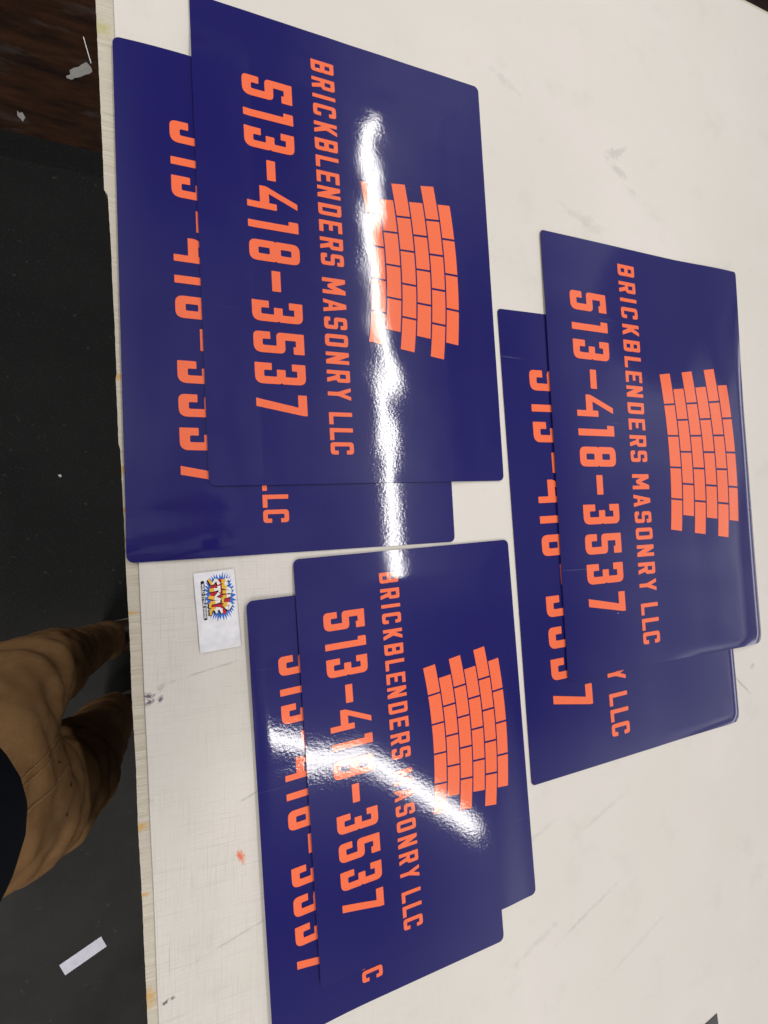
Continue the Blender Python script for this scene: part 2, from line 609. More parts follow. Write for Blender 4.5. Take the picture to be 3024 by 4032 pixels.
ALPHA = {
    'B': [[(0, 0, .6), (16.4, 0, 4.6), (16.4, 14.6, 2), (15.4, 15.6), (16.2, 16.7, 2), (16.2, L, 3.2), (0, L, .8)],
          [(5.4, 5.6, .4), (11, 5.6, .4), (11, 12.4, .4), (5.4, 12.4, .4)], [(5.4, 18.8, .4), (11, 18.8, .4), (11, 25.4, .4), (5.4, 25.4, .4)]],
    'R': [[(0, 0, .5), (5.2, 0, .5), (5.2, 11.8, .3), (6.9, 11.8, .2), (10.6, 0, .5), (16.1, 0, .8), (12.9, 12.0, .3), (16.2, 14.8, 3.2), (16.2, L, 3.6), (0, L, .6)],
          [(5.4, 17.4, .3), (11, 17.4, .4), (11, 25.4, .4), (5.4, 25.4, .3)]],
    'I': [[(0, 0, .8), (5.2, 0, .5), (5.2, L, .8), (0, L, .5)]],
    'C': [[(0, 0, 4.4), (16, 0, 4.4), (16, 10.4, .7), (10.8, 10.4, .7), (10.8, 5.5, .8), (5.4, 5.5, .8), (5.4, 25.4, .8), (10.8, 25.4, .8), (10.8, 21.2, .7), (16, 21.2, .7),
           (16, L, 4.4), (0, L, 4.4)]],
    'K': [[(0, 0, .5), (5.2, 0, .5), (5.2, 9.4, .2), (6.3, 9.4, .2), (10.4, 0, .4), (15.8, 0, .8), (10.2, 16.3, .3), (15.7, L, .8), (10.6, L, .4), (5.9, 21.4, .2), (5.2, 21.4, .2), (5.2, L, .5), (0, L, .5)]],
    'L': [[(0, 0, .6), (15.9, 0, .7), (15.9, 5.6, .5), (5.4, 5.6, .3), (5.4, L, .6), (0, L, .6)]],
    'E': [[(0, 0, .6), (15.8, 0, .7), (15.8, 5.6, .5), (5.3, 5.6, .3), (5.3, 13, .3), (13.2, 13, .7), (13.2, 18.2, .5), (5.3, 18.2, .3), (5.3, 25.4, .3), (15.8, 25.4, .7), (15.8, L, .5), (0, L, .6)]],
    'N': [[(0, 0, .7), (5, 0, .5), (5, 14.6), (10.6, 0, .8), (16, 0, .6), (16, L, .5), (11, L, .5), (11, 16.6), (5.4, L, .9), (0, L, .6)]],
    'D': [[(0, 0, .6), (16, 0, 4.8), (16, L, 4.2), (0, L, .6)], [(5.4, 5.6, .4), (10.7, 5.6, .5), (10.7, 25.4, .5), (5.4, 25.4, .4)]],
    'S': [[(0, L, 4.4), (16, L, 4.2), (16, 21.7, .7), (10.8, 21.7, .7), (10.8, 25.5, .8), (5.4, 25.5, .8), (5.4, 18.5, .8), (16, 18.5, 4.4), (16, 0, 4.8), (0, 0, 3.6), (0, 8.4, .7),
           (5.4, 8.4, .7), (5.4, 5.5, .8), (10.7, 5.5, .8), (10.7, 13.2, .8), (0, 13.2, 4.4)]],
    'M': [[(0, 0, .6), (5.2, 0, .5), (5.2, 15), (8.6, 7, .8), (12.6, 7, .8), (16, 15), (16, 0, .5), (21.2, 0, .6), (21.2, L, .6), (15.4, L, .9), (10.6, 16.8, .2), (5.8, L, .9), (0, L, .6)]],
    'A': [[(0, 0, .6), (5.1, 0, .6), (6.2, 7.2, .3), (10.9, 7.2, .3), (12, 0, .6), (17.2, 0, .6), (11.7, L, 1), (5.4, L, 1)], [(6.9, 12.4, .2), (10.2, 12.4, .2), (8.55, 20.6, .1)]],
    'O': [[(0, 0, 4.8), (16.3, 0, 4.8), (16.3, L, 4.6), (0, L, 4.6)], [(5.4, 5.6, .5), (10.9, 5.6, .5), (10.9, 25.4, .5), (5.4, 25.4, .5)]],
    'Y': [[(5.9, 0, .6), (11.1, 0, .6), (11.1, 13.5, .4), (17, L, .8), (12, L, .6), (8.5, 21.6), (5, L, .6), (0, L, .8), (5.9, 13.5, .4)]],
}
PHONE = [('5', 86.9), ('1', 126.7), ('3', 154.6), ('-', 194.5), ('4', 229.5), ('1', 270.9), ('8', 300.3), ('-', 338.5), ('3', 377.9), ('5', 417.4), ('3', 457.0), ('7', 496.4)]
NAME = [('B', 37.6), ('R', 62.4), ('I', 86.7), ('C', 100.0), ('K', 124.7), ('B', 147.4), ('L', 171.2), ('E', 191.9), ('N', 212.6), ('D', 236.5), ('E', 259.4), ('R', 282.6), ('S', 304.3),
        ('M', 337.5), ('A', 365.9), ('S', 389.6), ('O', 412.4), ('N', 436.2), ('R', 460.4), ('Y', 483.3), ('L', 516.3), ('L', 537.0), ('C', 555.6)]


def polys_phone(su, u0, v0):
    out = []
    for ch, u in PHONE:
        out.append([[Vector(((p.x + u - 86.9) * su + u0, p.y * su + v0)) for p in round_poly(r)] for r in DIG[ch][1]])
    return out


def polys_name(su, u0, v0):
    out = []
    for ch, u in NAME:
        out.append([[Vector(((p.x + u - 37.6) * su + u0, p.y * su + v0)) for p in round_poly(r, 4)] for r in ALPHA[ch]])
    return out


def polys_bricks(s, uc, vt):
    """curved brick wall: arcs about one centre; vt is v of the top row's end corners"""
    out = []
    CY = -690.0
    for k in range(6):
        rb = 248.6 - CY + 28.1 * k
        rt = rb + (25.5 if k < 5 else 24.6)
        n = 5 if k % 2 == 0 else 4
        per, ba = .0592, .0557
        for j in range(n):
            c = (j - (n - 1) / 2) * per
            ring = []
            for q in range(7):
                a = c - ba / 2 + ba * q / 6
                ring.append((rb * math.sin(a), rb * math.cos(a) + CY))
            for q in range(7):
                a = c + ba / 2 - ba * q / 6
                ring.append((rt * math.sin(a), rt * math.cos(a) + CY))
            out.append([[Vector((uc + x * s, vt + (y - 406.4) * s)) for x, y in ring]])
    return out


# ------------------------------------------------------------------ the signs
def sstep(x, a, b):
    t = min(max((x - a) / (b - a), 0.0), 1.0)
    return t * t * (3 - 2 * t)


def dup_axis(length, step, fine):
    xs = list(fine)
    n = max(2, int((length - 2 * fine[-1]) / step))
    a, b = fine[-1], length - fine[-1]
    xs += [a + (b - a) * i / n for i in range(1, n)]
    xs += [length - f for f in reversed(fine)]
    return xs


FINE = [0, .0012, .0025, .004, .0055, .007, .009, .0115, .0145]


def make_sign(px, py, th, Wd, Hd, rad, zfun, phone, name, bricks, label):
    """local X runs along the text, local Y up the sign"""
    root = empty('sign', (px, py, 0), th - math.pi / 2)
    tag(root, label, 'sign', 'navy signs laid out on the table')

    def P(u, v, lift=0.0):
        e = 5e-4
        zx = (zfun(u + e, v) - zfun(u - e, v)) / (2 * e)
        zy = (zfun(u, v + e) - zfun(u, v - e)) / (2 * e)
        n = Vector((-zx, -zy, 1)).normalized()
        return Vector((u, v, zfun(u, v) + lift)), n

    us, vs_ = dup_axis(Wd, .005, FINE), dup_axis(Hd, .005, FINE)
    verts, norms = [], []
    nu, nv = len(us), len(vs_)
    for u in us:
        for v in vs_:
            uu, vv = u, v
            cu = rad if u < rad else (Wd - rad if u > Wd - rad else None)
            cv = rad if v < rad else (Hd - rad if v > Hd - rad else None)
            if cu is not None and cv is not None:
                a, b = u - cu, v - cv
                hy = math.hypot(a, b)
                if hy > 1e-9:
                    f = max(abs(a), abs(b)) / hy
                    uu, vv = cu + a * f, cv + b * f
            p, n = P(uu, vv)
            verts.append(p)
            norms.append(n)
    faces = []
    for i in range(nu - 1):
        for j in range(nv - 1):
            a = i * nv + j
            faces.append((a, a + nv, a + nv + 1, a + 1))
    # edge wall and underside
    rim = [i * nv for i in range(nu)] + [(nu - 1) * nv + j for j in range(1, nv)] + [i * nv + nv - 1 for i in range(nu - 2, -1, -1)] + [j for j in range(nv - 2, 0, -1)]
    base = len(verts)
    T = .0008
    for k in range(base):
        verts.append(verts[k] - Vector((0, 0, T)))
        norms.append(None)
    m = len(rim)
    for k in range(m):
        k2 = (k + 1) % m
        faces.append((rim[k], base + rim[k], base + rim[k2], rim[k2]))
    faces += [tuple(base + q for q in reversed(f)) for f in faces[:(nu - 1) * (nv - 1)]]
    me = bpy.data.meshes.new('panel')
    me.from_pydata([tuple(v) for v in verts], [], faces)
    me.materials.append(NAVY)
    me.materials.append(BACKING)
    me.polygons.foreach_set('use_smooth', [True] * len(me.polygons))
    me.update()
    for pi in range((nu - 1) * (nv - 1), len(me.polygons)):
        me.polygons[pi].material_index = 1
    ln = []
    ntop = (nu - 1) * (nv - 1)
    for pi, poly in enumerate(me.polygons):
        for vi in poly.vertices:
            ln.append(tuple(norms[vi]) if pi < ntop else tuple(poly.normal))
    me.normals_split_custom_set(ln)
    link(bpy.data.objects.new('panel', me), root)

    def ink(nm, polys):
        bm = bmesh.new()
        for rings in polys:
            rr = [[Vector((p.x * .001, p.y * .001, 0)) for p in r] for r in rings]
            flat = [p for r in rr for p in r]
            bvs = [bm.verts.new(p) for p in flat]
            for t in tessellate_polygon(rr):
                try:
                    f = bm.faces.new([bvs[i] for i in t])
                except ValueError:
                    pass
        bm.normal_update()
        for f in bm.faces:
            if f.normal.z < 0:
                f.normal_flip()
        step = .006
        lo = min(v.co.x for v in bm.verts)
        hi = max(v.co.x for v in bm.verts)
        x = (math.floor(lo / step) + 1) * step
        while x < hi:
            bmesh.ops.bisect_plane(bm, geom=bm.verts[:] + bm.edges[:] + bm.faces[:], plane_co=(x, 0, 0), plane_no=(1, 0, 0))
            x += step
        lo = min(v.co.y for v in bm.verts)
        hi = max(v.co.y for v in bm.verts)
        y = (math.floor(lo / step) + 1) * step
        while y < hi:
            bmesh.ops.bisect_plane(bm, geom=bm.verts[:] + bm.edges[:] + bm.faces[:], plane_co=(0, y, 0), plane_no=(0, 1, 0))
            y += step
        me = bpy.data.meshes.new(nm)
        bm.to_mesh(me)
        bm.free()
        nn = []
        for v in me.vertices:
            p, n = P(v.co.x, v.co.y, .00032)
            v.co = p
            nn.append(tuple(n))
        me.polygons.foreach_set('use_smooth', [True] * len(me.polygons))
        me.update()
        me.normals_split_custom_set_from_vertices(nn)
        me.materials.append(ORANGE)
        link(bpy.data.objects.new(nm, me), root)

    ink('phone_number', polys_phone(*phone))
    ink('company_name', polys_name(*name))
    ink('brick_emblem', polys_bricks(*bricks))
    return root


S = .6096
A_W, A_H = .6096, .4074
B_W, B_H = .7158, .4577
C_W, C_H = .5141, .3150
AT = (-.09595928 * S, 1.09331184 * S, .04131381)
AB = (-.22827458 * S, .95104727 * S, .03563123)
BT = (.74886792 * S, .78917445 * S, .02973921)
BB = (.61080953 * S, .55528427 * S, .04853863)
CT = (.10307243 * S, -.05222219 * S, .05773076)
CB = (.0124767 * S, -.13028797 * S, .05737184)
art_A = ((1.0, 86.9, 57.3), (1.0, 37.6, 146.9), (.8135, 306.2, 344.0))
art_B = ((1.211, 91.7, 49.4), (1.216, 30.2, 158.0), (1.0, 354.9, 406.2))
art_C = ((.8625, 71.1, 32.4), (.8627, 28.3, 110.0), (.7075, 259.2, 281.8))


def wob(u, v, s, a, f=5.0):
    return a * noise.noise((u * f + s, v * f * 1.2 - s, s))


def edge_down(d, w, a):                       # sheet edge sagging: d = distance from the edge
    return -a * (1 - min(max(d / w, 0), 1)) ** 2 if d < w else 0.0


# lower sheets -----------------------------------------------------
def z_ab(u, v):
    z = .0006 + wob(u, v, 1.3, .0003, 4)
    z += .0026 * max(0.0, 1 - (v / .075 - 1) ** 2)
    z += .0022 * sstep(A_W - u, .06, .014) * sstep(v, .16, .05)
    z += edge_down(A_W - u, .015, .0022) * sstep(v, .16, .05)
    return z


def z_bb_flat(u, v):
    z = .0003 + wob(u, v, 4.1, .0003, 4)
    z += .0034 * sstep(v, B_H - .20, B_H - .03) * sstep(u, .1, .5)
    return z


def z_bb(u, v):
    z = z_bb_flat(u, v)
    z += edge_down(B_H - v, .022, .0036) * sstep(u, .25, .6)
    z += edge_down(B_W - u, .018, .0028) * sstep(v, B_H - .22, B_H - .05)
    return z


def z_cb(u, v):
    z = .0008 + wob(u, v, 8.4, .0003, 4)
    z += .40 * max(0.0, .125 - v) ** 2 * sstep(u, -.05, .08) * (1 + 4.5 * max(0.0, .20 - u))
    z += edge_down(v, .016, .0030) * sstep(u, .02, .07) * sstep(u, .32, .12)
    return z


def over(low, top, zlow, drape=.050):
    """rest height of an upper sheet lying on the lower one"""
    (lx, ly, lt, lw, lh), (tx, ty, tt) = low, top
    lu, lv = Vector((math.sin(lt), -math.cos(lt))), Vector((math.cos(lt), math.sin(lt)))
    tu, tv = Vector((math.sin(tt), -math.cos(tt))), Vector((math.cos(tt), math.sin(tt)))
    o = Vector((tx, ty)) - Vector((lx, ly))

    def f(u, v):
        p = o + tu * u + tv * v
        a, b = p.dot(lu), p.dot(lv)
        d = min(a, lw - a, b, lh - b)
        z = zlow(min(max(a, 0), lw), min(max(b, 0), lh))
        return (z + .0011) * sstep(d, -drape, -.001) + .0002
    return f


oA = over((*AB, A_W, A_H), AT, z_ab)
oB = over((*BB, B_W, B_H), BT, z_bb_flat, .085)
oC = over((*CB, C_W, C_H), CT, z_cb)


def z_at(u, v):
    z = oA(u, v) + .0016 + wob(u, v, 11.7, .0005, 4.5)
    z -= .013 * (v - .23) * math.exp(-((u - .31) / .09) ** 2 - ((v - .23) / .08) ** 2)
    z += .014 * (v - .25) * math.exp(-((u - .455) / .03) ** 2 - ((v - .25) / .05) ** 2)
    return z + .00025 * noise.noise((u * 22, v * 22, 5))


def z_bt(u, v):
    z = oB(u, v) + .0008 + wob(u, v, 15.2, .0008, 4.0) + .0010
    z += .0042 * sstep(v, B_H - .17, B_H - .03)
    z += edge_down(B_H - v, .024, .0042) * sstep(u, .0, .3)
    z += edge_down(B_W - u, .022, .0035) * sstep(v, .17, .33)
    return z


def z_ct(u, v):
    z = oC(u, v) + .0006 + wob(u, v, 21.3, .0003, 4.0) + .0009
    return z + .14 * max(0.0, .09 - v) ** 2 * sstep(u, .02, .12)


make_sign(AB[0], AB[1], AB[2], A_W, A_H, .0078, z_ab, *art_A, 'navy sign reaching over the table edge, half covered by the top left sign')
make_sign(BB[0], BB[1], BB[2], B_W, B_H, .0062, z_bb, *art_B, 'half covered navy sign with the letters Y LLC showing, at the right')
make_sign(CB[0], CB[1], CB[2], C_W, C_H, .0078, z_cb, *art_C, 'navy sign under the smallest sign, only a lone letter C left of its name')
make_sign(AT[0], AT[1], AT[2], A_W, A_H, .0078, z_at, *art_A, 'whole navy sign with a long white light streak running along its orange bricks')
make_sign(BT[0], BT[1], BT[2], B_W - .002, B_H, .0062, z_bt, *art_B, 'largest whole navy sign, at the right, with rippled edges and clear bricks')
make_sign(CT[0], CT[1], CT[2], C_W, C_H, .0078, z_ct, *art_C, 'smallest whole navy sign, with a diagonal light streak over its phone number')

# ------------------------------------------------------------------ sticker card
WHITE = plain('white_paper', (.84, .84, .88), .35)
GLOSSW = plain('white_sticker_film', (.86, .86, .91), .16)


def sticker():
    tl, tr, br, bl = [Vector((x, y, 0)) for x, y in ((-.0502, -.0441), (-.0060, -.0399), (.0017, -.1320), (-.0422, -.1356))]
    u = (bl - tl).normalized()
    v = Vector((-u.y, u.x, 0))
    SL, SW = (bl - tl).length, (tr - tl).dot(v)
    root = empty('sticker_card', (tl.x, tl.y, 0), math.atan2(u.y, u.x))
    tag(root, 'small white sticker card with a blue and yellow graffiti logo on the cream mat', 'sticker')

    def lift(a, b):
        t = a / SL
        return .0009 + .0012 * math.exp(-((t - .30) / .10) ** 2) * (1 - b / SW) + .0010 * (1 - b / SW) ** 2 * math.exp(-((t - .85) / .16) ** 2)

    nx, ny = 60, 30
    vs = [(SL * i / nx, SW * j / ny, lift(SL * i / nx, SW * j / ny)) for i in range(nx + 1) for j in range(ny + 1)]
    n2 = len(vs)
    fs = [(i * (ny + 1) + j, (i + 1) * (ny + 1) + j, (i + 1) * (ny + 1) + j + 1, i * (ny + 1) + j + 1) for i in range(nx) for j in range(ny)]
    mesh_obj('card', vs, fs, WHITE, root, True)

    def flat(name, rings, z, mat):
        bm = bmesh.new()
        for rg in rings:
            rr = [[Vector((p[0] * SL, p[1] * SW, 0)) for p in r] for r in rg]
            fl = [p for r in rr for p in r]
            bv = [bm.verts.new(p) for p in fl]
            for t in tessellate_polygon(rr):
                try:
                    bm.faces.new([bv[i] for i in t])
                except ValueError:
                    pass
        bm.normal_update()
        for f in bm.faces:
            if f.normal.z < 0:
                f.normal_flip()
        for k in range(1, 48):
            bmesh.ops.bisect_plane(bm, geom=bm.verts[:] + bm.edges[:] + bm.faces[:], plane_co=(SL * k / 48, 0, 0), plane_no=(1, 0, 0))
        for vv in bm.verts:
            vv.co.z = lift(vv.co.x, vv.co.y) + z
        return bm_obj(name, bm, mat, root, True)

    ar = SL / SW
    rp = [tuple(p) for p in round_poly([(.045, .07 * 1), (.965, .07), (.965, .93), (.045, .93)], 1)]
    rp = []
    for p in round_poly([(.04 * ar, .08, .09), (.965 * ar, .08, .09), (.965 * ar, .93, .09), (.04 * ar, .93, .09)], 6):
        rp.append((p.x / ar, p.y))
    flat('sticker_face', [[rp]], .00012, GLOSSW)
    rnd = random.Random(3)
    # spiky blue burst
    ring = []
    N = 76
    for k in range(N):
        a = 2 * math.pi * k / N
        rr = 1.0 if k % 2 else .80
        rr += rnd.uniform(-.05, .09 if k % 2 else .02)
        ring.append((.335 + .305 * rr * math.copysign(abs(math.cos(a)) ** .85, math.cos(a)), .595 + .375 * rr * math.copysign(abs(math.sin(a)) ** .85, math.sin(a))))
    BLUE = plain('blue_ink', (.035, .17, .62), .2)
    RED = plain('red_ink', (.52, .02, .035), .2)
    YEL = plain('yellow_ink', (.88, .50, .06), .2)
    WHT = plain('white_ink', (.88, .87, .86), .2)
    BLK = plain('black_ink', (.012, .012, .014), .22)
    flat('blue_burst', [[ring]], .00022, BLUE)
    ring = []
    for k in range(40):
        a = 2 * math.pi * k / 40
        rr = 1 + .10 * math.sin(5 * a) + rnd.uniform(-.04, .04)
        ring.append((.335 + .215 * rr * math.cos(a), .595 + .245 * rr * math.sin(a)))
    flat('red_backing', [[ring]], .00032, RED)
    # two lines of interlocking pointed letters
    white, yellow, black = [], [], []

    def stroke(a0, b0, a1, b1, w, taper=1.0):
        d = Vector(((a1 - a0) * ar, b1 - b0))
        n = Vector((-d.y, d.x)).normalized() * w
        return [(a0 + n.x / ar, b0 + n.y), (a0 - n.x / ar, b0 - n.y), (a1 - n.x * taper / ar, b1 - n.y * taper), (a1 + n.x * taper / ar, b1 + n.y * taper)]

    def letter(strokes, ox, oy, sx, sy):
        for (a0, b0, a1, b1) in strokes:
            A0, B0_, A1, B1_ = ox + a0 * sx, oy + b0 * sy, ox + a1 * sx, oy + b1 * sy
            black.append([stroke(A0 + .008, B0_ - .014, A1 + .008, B1_ - .014, .056, .8)])
            am, bm_ = (A0 + A1) / 2, (B0_ + B1_) / 2
            if abs(b1 - b0) > .5:
                lo_, hi_ = ((A0, B0_), (A1, B1_)) if B0_ < B1_ else ((A1, B1_), (A0, B0_))
                yellow.append([stroke(lo_[0], lo_[1], am, bm_, .045)])
                white.append([stroke(am, bm_, hi_[0], hi_[1], .045, .6)])
            elif bm_ > oy + .5 * sy:
                white.append([stroke(A0, B0_, A1, B1_, .041, .5)])
            else:
                yellow.append([stroke(A0, B0_, A1, B1_, .041, .5)])
    Wl = [(0, 1, .15, 0), (.15, 0, .4, .8), (.4, .8, .6, 0), (.6, 0, .95, 1.1)]
    Il = [(.3, 0, .5, 1), (.1, 1, .8, 1.05)]
    Ll = [(.1, 1, .15, 0), (.15, 0, 1, -.1)]
    Dl = [(.1, 0, .2, 1), (.2, 1, .9, .6), (.9, .6, .1, 0)]
    Sl = [(.9, 1.05, .1, .8), (.1, .8, .8, .35), (.8, .35, .0, 0)]
    Tl = [(.5, 0, .45, 1), (0, 1, 1, 1.05)]
    Yl = [(.0, 1, .5, .5), (.95, 1.1, .35, -.15)]
    El = [(.1, 0, .2, 1), (.2, 1, .9, 1.1), (.15, .5, .8, .55), (.1, 0, .95, -.1)]
    for st, ox, w in ((Wl, .14, .13), (Il, .275, .06), (Ll, .345, .085), (Dl, .44, .09)):
        letter(st, ox - .02, .665, w * 1.10, .19)
    for st, ox, w in ((Sl, .105, .085), (Tl, .205, .08), (Yl, .295, .085), (Ll, .395, .07), (El, .475, .085)):
        letter(st, ox - .012, .35, w * 1.06, .235)
    flat('letter_shadow', black, .00040, BLK)
    flat('graffiti_letters', yellow, .00050, YEL)
    flat('letter_highlight', white, .00054, WHT)
    # caption bar with its line of text
    pill = []
    for p in round_poly([(.105 * ar, .155, .042), (.60 * ar, .155, .042), (.60 * ar, .240, .042), (.105 * ar, .240, .042)], 6):
        pill.append((p.x / ar, p.y))
    flat('caption_bar', [[pill]], .00060, BLK)
    cu = bpy.data.curves.new('caption', 'FONT')
    cu.body = 'WILD STYLE SIGNS'
    cu.size = 1
    cu.offset = .035
    cu.resolution_u = 2
    to = bpy.data.objects.new('caption', cu)
    COL.objects.link(to)
    bpy.context.view_layer.update()
    me = bpy.data.meshes.new_from_object(to.evaluated_get(bpy.context.evaluated_depsgraph_get()))
    bpy.data.objects.remove(to)
    xs = [q.co.x for q in me.vertices]
    ys = [q.co.y for q in me.vertices]
    w, hgt = max(xs) - min(xs), max(ys) - min(ys)
    a0, a1, b0, b1 = .138 * SL, .578 * SL, .166 * SW, .230 * SW
    for q in me.vertices:
        x = a0 + (q.co.x - min(xs)) / w * (a1 - a0)
        y = b0 + (q.co.y - min(ys)) / hgt * (b1 - b0)
        q.co = (x, y, lift(x, y) + .0008)
    me.materials.clear()
    me.materials.append(WHT)
    link(bpy.data.objects.new('caption_text', me), root)


sticker()


# ------------------------------------------------------------------ odds and ends
def slab(name, pts, z, t, mat, label, cat, group=None, curl=0):
    """thin sheet cut to an outline, with its own thickness"""
    c = Vector((sum(p[0] for p in pts) / len(pts), sum(p[1] for p in pts) / len(pts), 0))
    n = len(pts)
    vs = [(p[0] - c.x, p[1] - c.y, 0) for p in pts] + [(p[0] - c.x, p[1] - c.y, t + curl * (i % 2)) for i, p in enumerate(pts)]
    fs = [tuple(range(n - 1, -1, -1)), tuple(range(n, 2 * n))] + [(i, (i + 1) % n, n + (i + 1) % n, n + i) for i in range(n)]
    o = mesh_obj(name, vs, fs, mat)
    bm = bmesh.new()
    bm.from_mesh(o.data)
    bmesh.ops.recalc_face_normals(bm, faces=bm.faces)
    bm.to_mesh(o.data)
    bm.free()
    o.location = (c.x, c.y, z)
    return tag(o, label, cat, group)


CARDW = plain('pale_card', (.80, .80, .90), .5)
DULL = plain('dirty_paper', (.30, .29, .27), .8)
G = 'paper scraps on the floor'
FM = FZ + h + .0006
slab('card_scrap', [(-.4585, -1.1500), (-.3625, -1.1060), (-.3485, -1.1365), (-.4445, -1.1805)], FM, .0012, CARDW, 'clean white oblong card lying on the black floor mat', 'scrap', G)
slab('tape_piece', [(-.482, 1.402), (-.472, 1.413), (-.459, 1.421), (-.452, 1.431), (-.440, 1.443), (-.434, 1.438), (-.427, 1.430), (-.424, 1.419), (-.430, 1.410), (-.443, 1.401), (-.455, 1.390), (-.468, 1.383), (-.476, 1.374), (-.489, 1.375), (-.4905, 1.381), (-.480, 1.389)], FZ + .0006, .001, DULL,
     'dull grey torn tape piece on the brown floor beside the thin white sliver', 'scrap', G)
slab('paper_sliver', [(-.4495, 1.520), (-.4475, 1.521), (-.4265, 1.444), (-.4285, 1.443)], FZ + .0008, .0015, plain('bright_paper', (.95, .95, .97), .4), 'thin bright white sliver on the dark brown floor', 'scrap', G)
slab('paper_bit', [(-.607, 1.234), (-.601, 1.229), (-.594, 1.233), (-.587, 1.219), (-.590, 1.213), (-.5925, 1.205), (-.599, 1.213), (-.606, 1.219)], FZ + .0006, .001, DULL, 'small pale scrap on the brown floor just beyond the mat end', 'scrap', G)
slab('paper_crumb', [(-.4845, .1775), (-.479, .1795), (-.4755, .176), (-.4765, .171), (-.481, .1715)], FM, .0015, plain('crumb_paper', (.62, .62, .6), .7), 'tiny white crumb on the black floor mat', 'scrap', G)

SHEETG = plain('charcoal_sheet', (.060, .056, .060), .5)
q0 = Vector((.7675, -.8262))
e1, e2 = Vector((.10, -1)).normalized(), Vector((-1, -.22)).normalized()
slab('charcoal_sheet', [tuple(q0), tuple(q0 + e1 * .30), tuple(q0 + e1 * .30 + e2 * .2), tuple(q0 + e2 * .2)], -.0010, .0009, SHEETG,
     'corner of a charcoal sheet lying on the mat at the bottom of the table', 'sheet')


# ------------------------------------------------------------------ the person at the table edge
def skin_mesh(name, pts, edges, root_i=0, sub=2, wrinkle=None):
    """pts: (x, y, z, rx[, ry]); grows one continuous surface over the joints"""
    me = bpy.data.meshes.new(name + '_frame')
    me.from_pydata([p[:3] for p in pts], edges, [])
    o = bpy.data.objects.new(name, me)
    COL.objects.link(o)
    sk = o.modifiers.new('skin', 'SKIN')
    sk.use_smooth_shade = True
    sk.branch_smoothing = .6
    for i, d in enumerate(me.skin_vertices[0].data):
        p = pts[i]
        d.radius = (p[3], p[4] if len(p) > 4 else p[3])
        d.use_root = i == root_i
    ss = o.modifiers.new('sub', 'SUBSURF')
    ss.levels = sub
    ss.render_levels = sub
    bpy.context.view_layer.update()
    out = bpy.data.meshes.new_from_object(o.evaluated_get(bpy.context.evaluated_depsgraph_get()))
    bpy.data.objects.remove(o)
    out.name = name
    if wrinkle:
        ns = [v.normal.copy() for v in out.vertices]
        for v, n in zip(out.vertices, ns):
            v.co += n * wrinkle(v.co)
    out.polygons.foreach_set('use_smooth', [True] * len(out.polygons))
    out.update()
    return out


def canvas_mat():
    m = Nodes('brown_canvas')
    base = m.mix(m.rng(m.noise(9, 4, .6), .35, .68), (.19, .098, .038), (.275, .155, .068))
    base = m.mix(m.rng(m.noise(1, 4, .7, vec=m.mapping((60, 60, 18))), .52, .74, 0, .45), base, (.31, .19, .095))
    base = m.mix(m.rng(m.noise(700, 2), .3, .7, 0, .25), base, (.09, .045, .018))
    vor = m.n('ShaderNodeTexVoronoi')
    vor.inputs['Scale'].default_value = 24
    m.l(m.mapping((1, 1, .8), rot=(.3, .4, .2)), vor.inputs['Vector'])
    rare = m.math('GREATER_THAN', m.noise(7, 0, vec=vor.outputs['Position']), .47)
    d = m.math('ADD', vor.outputs['Distance'], m.rng(m.noise(260, 2), .3, .7, -.05, .05))
    base = m.mix(m.math('MULTIPLY', m.math('LESS_THAN', d, .085), rare), base, (.035, .015, .008))
    m.set(Base_Color=base, Roughness=.85, Normal=m.bump(m.noise(900, 2), .3, .0008))
    m.b.inputs['Specular IOR Level'].default_value = .2
    return m.mat


CANVAS = canvas_mat()
SHIRT = plain('black_navy_knit', (.0030, .0042, .0075), .95)
SKINM = plain('skin', (.46, .25, .16), .5)
HAIR = plain('dark_hair', (.025, .016, .01), .6)
BOOT = plain('brown_leather', (.045, .022, .012), .5)
SOLE = plain('pale_sole', (.30, .28, .22), .7)
SHIRT.node_tree.nodes['Principled BSDF'].inputs['Specular IOR Level'].default_value = .08
STITCH = plain('tan_stitching', (.25, .135, .055), .8)

person = empty('person', (-.37, -.30, FZ))
tag(person, 'person in worn brown canvas trousers and black top standing at the table edge', 'person')


def attach(me, name, mat):
    me.materials.clear()
    me.materials.append(mat)
    o = bpy.data.objects.new(name, me)
    link(o, person)
    me.transform(Matrix.Translation(-person.location))
    return o


HIP1, KN1, AN1 = (-.320, -.200, -.10), (-.315, -.236, -.45), (-.335, -.280, -.82)
HIP2, KN2, AN2 = (-.300, -.365, -.12), (-.270, -.420, -.45), (-.315, -.490, -.82)
body_pts = [(-.37, -.285, .0, .13, .10), (-.38, -.285, .20, .13, .10), (-.37, -.285, .40, .155, .11), (-.36, -.285, .53, .06), (-.335, -.285, .60, .055), (-.31, -.285, .70, .085, .095), (-.305, -.285, .78, .085, .09),
            (*HIP1, .060), (KN1[0] - .01, KN1[1], KN1[2], .036), (AN1[0] - .01, AN1[1], AN1[2], .028), (*HIP2, .060), (KN2[0] - .025, KN2[1], KN2[2], .036), (AN2[0] - .02, AN2[1], AN2[2], .028),
            (-.36, -.10, .47, .055), (-.23, .01, .34, .040), (-.055, .085, .575, .026), (-.36, -.47, .47, .055), (-.25, -.42, .32, .040), (-.055, -.12, .575, .026)]
body_edges = [(0, 1), (1, 2), (2, 3), (3, 4), (4, 5), (5, 6), (0, 7), (7, 8), (8, 9), (0, 10), (10, 11), (11, 12), (2, 13), (13, 14), (14, 15), (2, 16), (16, 17), (17, 18)]
